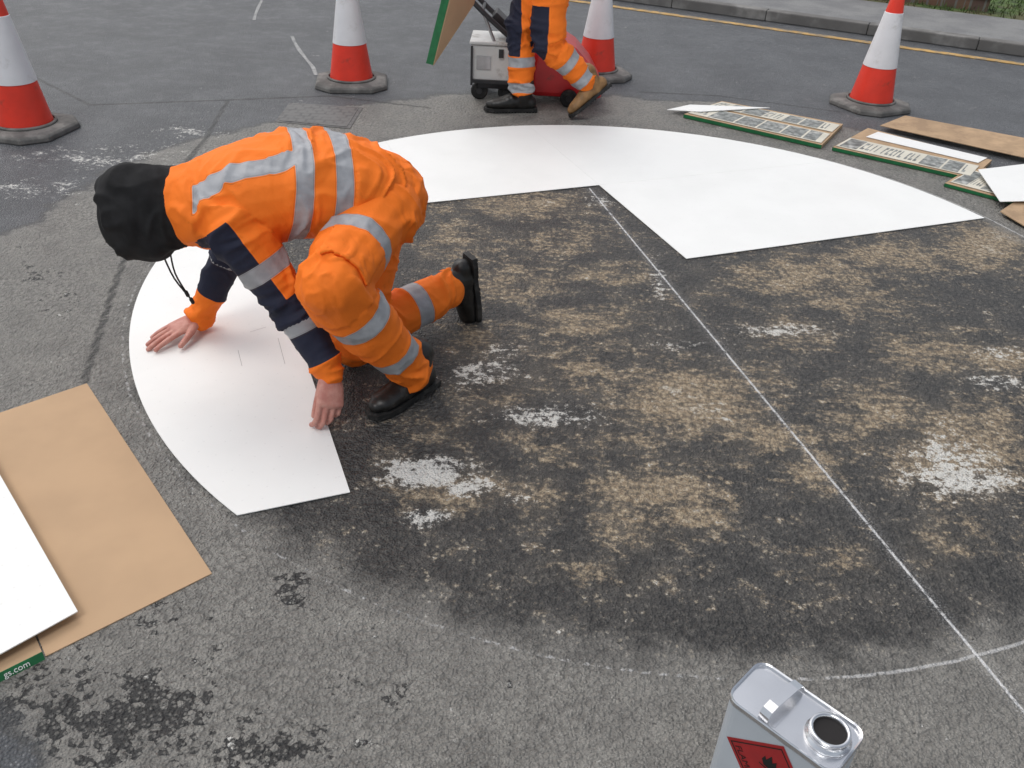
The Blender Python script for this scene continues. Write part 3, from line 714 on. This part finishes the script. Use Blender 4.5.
# trousers
T=MB()
T.loft([spine[1],(spine[0]+spine[1])*.5,(hipL+hipR)*.5+V((.0,0,.03))],[.155,.16,.17],[.128,.138,.145],sideK,22,4)
T.cap(hipL,.125,kneeL,.096); T.cap(kneeL,.096,ankL,.078); T.cap(hipR,.125,kneeR,.098); T.cap(kneeR,.098,kneeR*.06+ankR*.94,.080)
T.cap(hipL+V((.02,0,.0)),.127,hipR+V((.02,0,0)),.127)
tb=[(hipL,kneeL,.12),(kneeL,ankL,.09),(hipR,kneeR,.11),(kneeR,ankR,.085)]
tm_=blob(T,.006,6); co,idx,S=folds(tm_,tb,.0125,11,.9)
grey=np.full(len(co),.5); navy=np.full(len(co),.5)
l0,l1,l2,l3=[(b_2-a_).length for a_,b_2,_ in tb]
bandg(0,l0*.50,.026); bandg(1,l1*.30,.026); bandg(1,l1*.74,.026); bandg(3,l3*.62,.030); bandg(3,l3*.22,.026)
setattr_(tm_,'grey',grey); setattr_(tm_,'navy',navy); tr=obj('trousers',tm_,'orange',kp,True)
def patch(me,fn,off,name,mat,parent,th=.004):
    bm=bmesh.new(); bm.from_mesh(me); bm.normal_update()
    org=ORG[parent.name]
    kill=[f for f in bm.faces if not fn(f.calc_center_median()+org,f.normal)]
    bmesh.ops.delete(bm,geom=kill,context='FACES')
    for v in bm.verts: v.co+=v.normal*off
    m2=bpy.data.meshes.new(name); bm.to_mesh(m2); bm.free()
    m2.polygons.foreach_set('use_smooth',[True]*len(m2.polygons))
    for a in ('grey','navy'):
        at=m2.attributes.get(a)
        if at: at.data.foreach_set('value',[.5]*len(m2.vertices))
    o=bpy.data.objects.new(name,m2); COL.objects.link(o); o.parent=parent; ORG[o.name]=org; m2.materials.clear(); m2.materials.append(M[mat])
    s=o.modifiers.new('s','SOLIDIFY'); s.thickness=th; s.offset=0; return o
tax=(kneeL-hipL).normalized(); pdir=V((.35,-.70,.62)).normalized(); pperp=tax.cross(pdir).normalized()
def inpk(p,n,s0=.60,s1=.95,hwid=.075): 
    d=p-hipL; s=d.dot(tax); q=(d-tax*s); return l0*s0<s<l0*s1 and abs(q.dot(pperp))<hwid and q.dot(pdir)>.02
pk=patch(tm_,inpk,.006,'thigh_pocket','orange',tr,.008)
# boots
shd=(kneeR-ankR).normalized(); toeR=V((0,0,-1)); toeR=(toeR-shd*toeR.dot(shd)).normalized()
boots(kp,[frame(V((ankL.x+.015,ankL.y+.03,.002)),(-.62,-.78,0),(0,0,1))],'boot',sc=.88)
boots(kp,[frame(ankR-shd*.115+V((0,-.01,.0)),toeR+V((-.05,.0,0)),shd+V((-.2,0,0)))],'boot',sc=.92)
# hood
Hd=MB(); hx=axh
Hd.ell(hc+hx[2]*.004+hx[1]*.004,(.120,.146,.128),hx,32,20)
Hd.loft([hc-hx[1]*.03+hx[2]*.045,hc-hx[1]*.022,hc*.5+spine[5]*.5,spine[5]*.98+spine[4]*.02],[.10,.118,.12,.128],[.10,.125,.132,.118],sideK,24,4)
Hd.cap(spine[5]+V((-.01,-.05,-.05)),.07,hc+V((.03,-.03,-.055)),.085)
hm=blob(Hd,.006,12); co,no=getco(hm)
for i in range(len(co)):
    p=V(co[i]); w_=noise.noise(p*6)
    q=p*8+V((w_*1.2,w_,3))
    co[i]+=no[i]*(.012*noise.noise(p*7+V((3,1,5)))+.008*max(0,1-abs(noise.noise(q))*5.))
hm.vertices.foreach_set('co',co.ravel()); hm.update()
bm=bmesh.new(); bm.from_mesh(hm)
bmesh.ops.delete(bm,geom=[v for v in bm.verts if (v.co-hc).dot(hx[1])>.118 and abs((v.co-hc).dot(hx[0]))<.07 and -.11<(v.co-hc).dot(hx[2])<.08],context='VERTS')
bm.to_mesh(hm); bm.free(); ho=obj('hood',hm,'blackcloth',kp,True); s_=ho.modifiers.new('s','SOLIDIFY'); s_.thickness=.005
for (x0,y0,x1,y1) in ((170,252,186,292),(163,255,191,299)):
    a_=Q(x0,y0,2.40); b_2=Q(x1,y1,2.42); mb=MB().loft([a_,(a_+b_2)/2+V((-.010,0,-.004)),b_2],[.0028,.0028,.0028],None,(0,1,0),8,4); dco=obj('drawstring',mb,'black',kp,True)
    obj('toggle',MB().cap(b_2,.006,b_2+V((.004,0,-.012)),.006,10),'black',dco,True)
# ---------------------------------------------------------------- standing person
hip1=V((.05,5.68,.90)); kn1=V((-.055,5.6,.48)); an1=V((-.03,5.56,.11)); hip2=V((.12,5.52,.89)); kn2=Q(547,44,5.48); an2=Q(590,84,5.52)
p2=thing('person',V((.1,5.6,0)),'person in orange trousers with navy knees walking past the red machine','person')
chest=V((-.02,5.6,1.32)); nk=V((-.07,5.6,1.52)); h2=V((-.13,5.59,1.66)); pel=(hip1+hip2)/2+V((0,0,.05))
s1=chest+V((.02,.19,.08)); s2=chest+V((-.02,-.19,.08)); e1_=s1+V((-.08,.07,-.28)); w1=e1_+V((-.2,.02,-.12)); 
w2=V((-.40,5.46,1.0)); e2_=V((-.2,5.4,1.10))
b2=MB(); b2.loft([pel,pel*.5+chest*.5,chest,nk],[.14,.13,.16,.06],[.1,.09,.11,.06],(0,1,0),18,3); b2.cap(nk,.058,h2,.06)
for a_,b_2,c_2 in ((hip1,kn1,an1),(hip2,kn2,an2)): b2.cap(a_,.08,b_2,.055); b2.cap(b_2,.052,c_2,.035)
for a_,b_2,c_2 in ((s1,e1_,w1),(s2,e2_,w2)): b2.cap(a_,.05,b_2,.038); b2.cap(b_2,.038,c_2,.026)
b2.cap(chest,.1,s1,.05); b2.cap(chest,.1,s2,.05)
ax2=head(b2,h2,(-.93,-.05,-.3),(-.3,0,.95))
hand(b2,w1,(-1,0,-.2),(0,-.3,-1),(0,-1,.2),(.4,.5,.4),.2); hand(b2,w2,(-1,0,-.1),(0,1,.0),(0,.0,1),(.5,.9,.7),.2,(.6,.5,.6))
bo2=obj('body',blob(b2,.004,2),'skin',p2,True); face(bo2,h2,ax2)
hr=MB().ell(h2+ax2[2]*.028-ax2[1]*.012,(.084,.1,.1),ax2); hm=blob(hr,.008,2); bm=bmesh.new(); bm.from_mesh(hm)
bmesh.ops.delete(bm,geom=[v for v in bm.verts if (v.co-h2).dot(ax2[2])<.03 and (v.co-h2).dot(ax2[1])>-.02 or (v.co-h2).dot(ax2[2])<-.05],context='VERTS'); bm.to_mesh(hm); bm.free()
obj('hair',hm,'hair',p2,True)
J2=MB(); J2.loft([pel,pel*.5+chest*.5,chest,chest*.4+nk*.6],[.185,.18,.2,.1],[.14,.14,.15,.09],(0,1,0),22,4)
for sh,el,wr in ((s1,e1_,w1),(s2,e2_,w2)): J2.cap(sh,.085,el,.066); J2.cap(el,.066,wr,.048); J2.cap(chest,.12,sh,.085)
jb2=[(pel,chest,.16),(s1,e1_,.08),(e1_,w1,.06),(s2,e2_,.08),(e2_,w2,.06)]
jm2=blob(J2,.009,5); co,idx,S=folds(jm2,jb2,.012,21)
grey=np.full(len(co),.5); navy=np.full(len(co),.5); bandg(0,.08,.026); bandg(0,.22,.026); bandg(2,.1,.025); bandg(4,.1,.025); bandg(1,.15,.025); bandg(3,.15,.025)
setattr_(jm2,'grey',grey); setattr_(jm2,'navy',navy); obj('jacket',jm2,'orange',p2,True)
T2=MB(); T2.loft([pel+V((0,0,.05)),(hip1+hip2)/2],[.16,.18],[.13,.14],(0,1,0),20)
for a_,b_2,c_2 in ((hip1,kn1,an1),(hip2,kn2,an2)): T2.cap(a_,.125,b_2,.092); T2.cap(b_2,.09,c_2+(b_2-c_2)*.12,.078)
tb2=[(hip1,kn1,.11),(kn1,an1,.085),(hip2,kn2,.11),(kn2,an2,.085)]
tm2=blob(T2,.008,5); co,idx,S=folds(tm2,tb2,.016,31); ls=[(b_2-a_).length for a_,b_2,_ in tb2]
grey=np.full(len(co),.5); navy=np.full(len(co),.5)
bandg(1,ls[1]*.48,.028); bandg(1,ls[1]*.88,.028); bandg(3,ls[3]*.45,.028); bandg(3,ls[3]*.82,.028)
fr=np.array(V((-1,-.25,0)).normalized())
for i,k in ((0,kn1),(2,kn2),(1,kn1),(3,kn2)):
    d=np.maximum(np.linalg.norm(co-np.array(k)-np.array((0,0,.04)),axis=1)-.2, .02-(co-np.array(k))@fr); navy=np.where(idx==i,np.minimum(navy,d),navy)
setattr_(tm2,'grey',grey); setattr_(tm2,'navy',navy); obj('trousers',tm2,'orange',p2,True)
boots(p2,[frame((an1.x,an1.y,.002),(-1,-.15,0),(0,0,1))],'boot','work_boot',1.)
up2=V((-.62,0,.78)); toe2=V((-.62,-.30,-.72)); toe2=(toe2-up2.normalized()*toe2.dot(up2.normalized())).normalized()
boots(p2,[frame(an2-up2.normalized()*.10,toe2,up2)],'bootbrown','work_boot',.95,True)
# held board
def bq(x,y): return Q(x,y,5.46)
A1=bq(426,63); A2=bq(433,65)
dn=(bq(440,0)-bq(425,62)).normalized(); dw=(bq(474,5)-bq(433,63)); dw=(dw+V((0,.25,0))).normalized()
hb_=thing('held_board',A2,'brown flat cardboard box with green printed edge carried by the standing person','box')
obj('panel',MB().slab([A2,A2+dw*.45,A2+dw*.45+dn*.6,A2+dn*.6],.006),'card',hb_)
gs_=obj('printed_edge',MB().slab([A1,A2,A2+dn*.62,A1+dn*.62],.003),'green',hb_)
# ---------------------------------------------------------------- machine
MY=5.92
mo=V((.12,MY,0)); mc=thing('road_marking_machine',mo,'red and white road heating machine on small wheels behind the standing person','machine')
obj('chassis',MB().box((.06,MY,.095),(.76,.32,.04)),'dark',mc,bevel=.008)
bx0=-.235
obj('tank_box',MB().box((bx0,MY-.02,.235),(.26,.3,.22)),'offwhite',mc,bevel=.012)
obj('tank_lid',MB().box((bx0,MY-.02,.357),(.28,.32,.02)),'offwhite',mc,bevel=.006)
obj('side_panel',MB().box((bx0+.175,MY-.05,.24),(.07,.26,.21)),'offwhite',mc,bevel=.006)
obj('tank_latch',MB().box((bx0+.06,MY-.175,.30),(.03,.012,.05)),'dark',mc)
obj('vent_panel',MB().box((bx0-.05,MY-.173,.24),(.09,.008,.08)),'alu',mc)
for sx in (-.125,.135): obj('frame_post',MB().box((bx0+sx,MY-.182,.22),(.014,.012,.24)),'dark',mc)
obj('frame_rail',MB().box((bx0,MY-.182,.125),(.26,.014,.02)),'dark',mc)
obj('hose',MB().loft([(-.07,MY-.1,.36),(-.02,MY-.16,.32),(-.01,MY-.16,.2),(-.02,MY-.1,.13)],[.012]*4,None,(0,1,0),10,5),'dark',mc,True)
prf=[(.02,.045),(.01,.2),(.03,.33),(.10,.40),(.19,.41),(.30,.35),(.40,.25),(.47,.14),(.49,.045)]
sh=MB(); n=len(prf); ya,yb=MY-.19,MY+.2
sh.add([(x,ya,z) for x,z in prf]+[(x,yb,z) for x,z in prf],[tuple(range(n)),tuple(range(2*n-1,n-1,-1))]+[(i,(i+1)%n,n+(i+1)%n,n+i) for i in range(n)])
obj('red_housing',sh,'redpaint',mc,bevel=.035)
for (x,y,r,w) in ((-.31,MY-.13,.055,.04),(-.31,MY+.14,.055,.04),(.27,MY-.215,.055,.035),(.27,MY+.225,.055,.035),(-.14,MY-.13,.05,.035)):
    a3=(V((1,0,0)),V((0,0,1)),V((0,1,0)))
    wh_=obj('wheel',MB().lathe([(.02,-w/2),(r*.85,-w/2),(r,-w/3),(r,w/3),(r*.85,w/2),(.02,w/2)],(x,y,r),28,a3),'sole',mc,smooth=False)
    obj('hub',MB().lathe([(.001,-w/2-.004),(r*.35,-w/2-.004),(r*.35,-w/2+.004),(.001,-w/2+.004)],(x,y,r),20,a3),'dark',wh_)
for y in (MY-.14,MY+.1):
    obj('handle_bar',MB().loft([(-.05,y,.33),(-.12,y,.39),(-.36,y,.59),(-.60,y,.86),(-.68,y,.88)],[.016]*5,None,(0,1,0),10,3),'dark',mc,True)
obj('handle_strut',MB().cap(V((-.22,MY-.14,.36)),.010,V((-.30,MY-.14,.54)),.010,10),'alu',mc,True)
obj('cross_bar',MB().cap(V((-.30,MY-.14,.54)),.012,V((-.30,MY+.1,.54)),.012,10),'dark',mc,True)
obj('grip',MB().cap(V((-.68,MY-.17,.88)),.018,V((-.68,MY+.13,.88)),.018),'dark',mc,True)
obj('control_panel',MB().box((-.17,MY-.02,.46),(.16,.16,.05),Matrix.Rotation(.7,3,'Y')),'dark',mc,bevel=.006)
# ---------------------------------------------------------------- light
w=bpy.data.worlds.new('World'); SC.world=w; w.use_nodes=True; nt=w.node_tree; bg=nt.nodes['Background']
sk=nt.nodes.new('ShaderNodeTexSky'); sk.sky_type='NISHITA'; sk.sun_disc=False; sk.sun_elevation=radians(55); sk.sun_rotation=radians(-40); sk.dust_density=4; sk.air_density=1.2
hs_=nt.nodes.new('ShaderNodeHueSaturation'); hs_.inputs['Saturation'].default_value=.4
nt.links.new(sk.outputs[0],hs_.inputs['Color']); nt.links.new(hs_.outputs[0],bg.inputs[0]); bg.inputs[1].default_value=.145
sl=bpy.data.lights.new('sun','SUN'); sl.energy=1.2; sl.angle=radians(25); sl.color=(1,.98,.95); so=bpy.data.objects.new('sun',sl); COL.objects.link(so)
so.rotation_euler=(radians(30),radians(-18),0)
SC.view_settings.view_transform='Standard'; SC.view_settings.look='None'; SC.view_settings.exposure=0
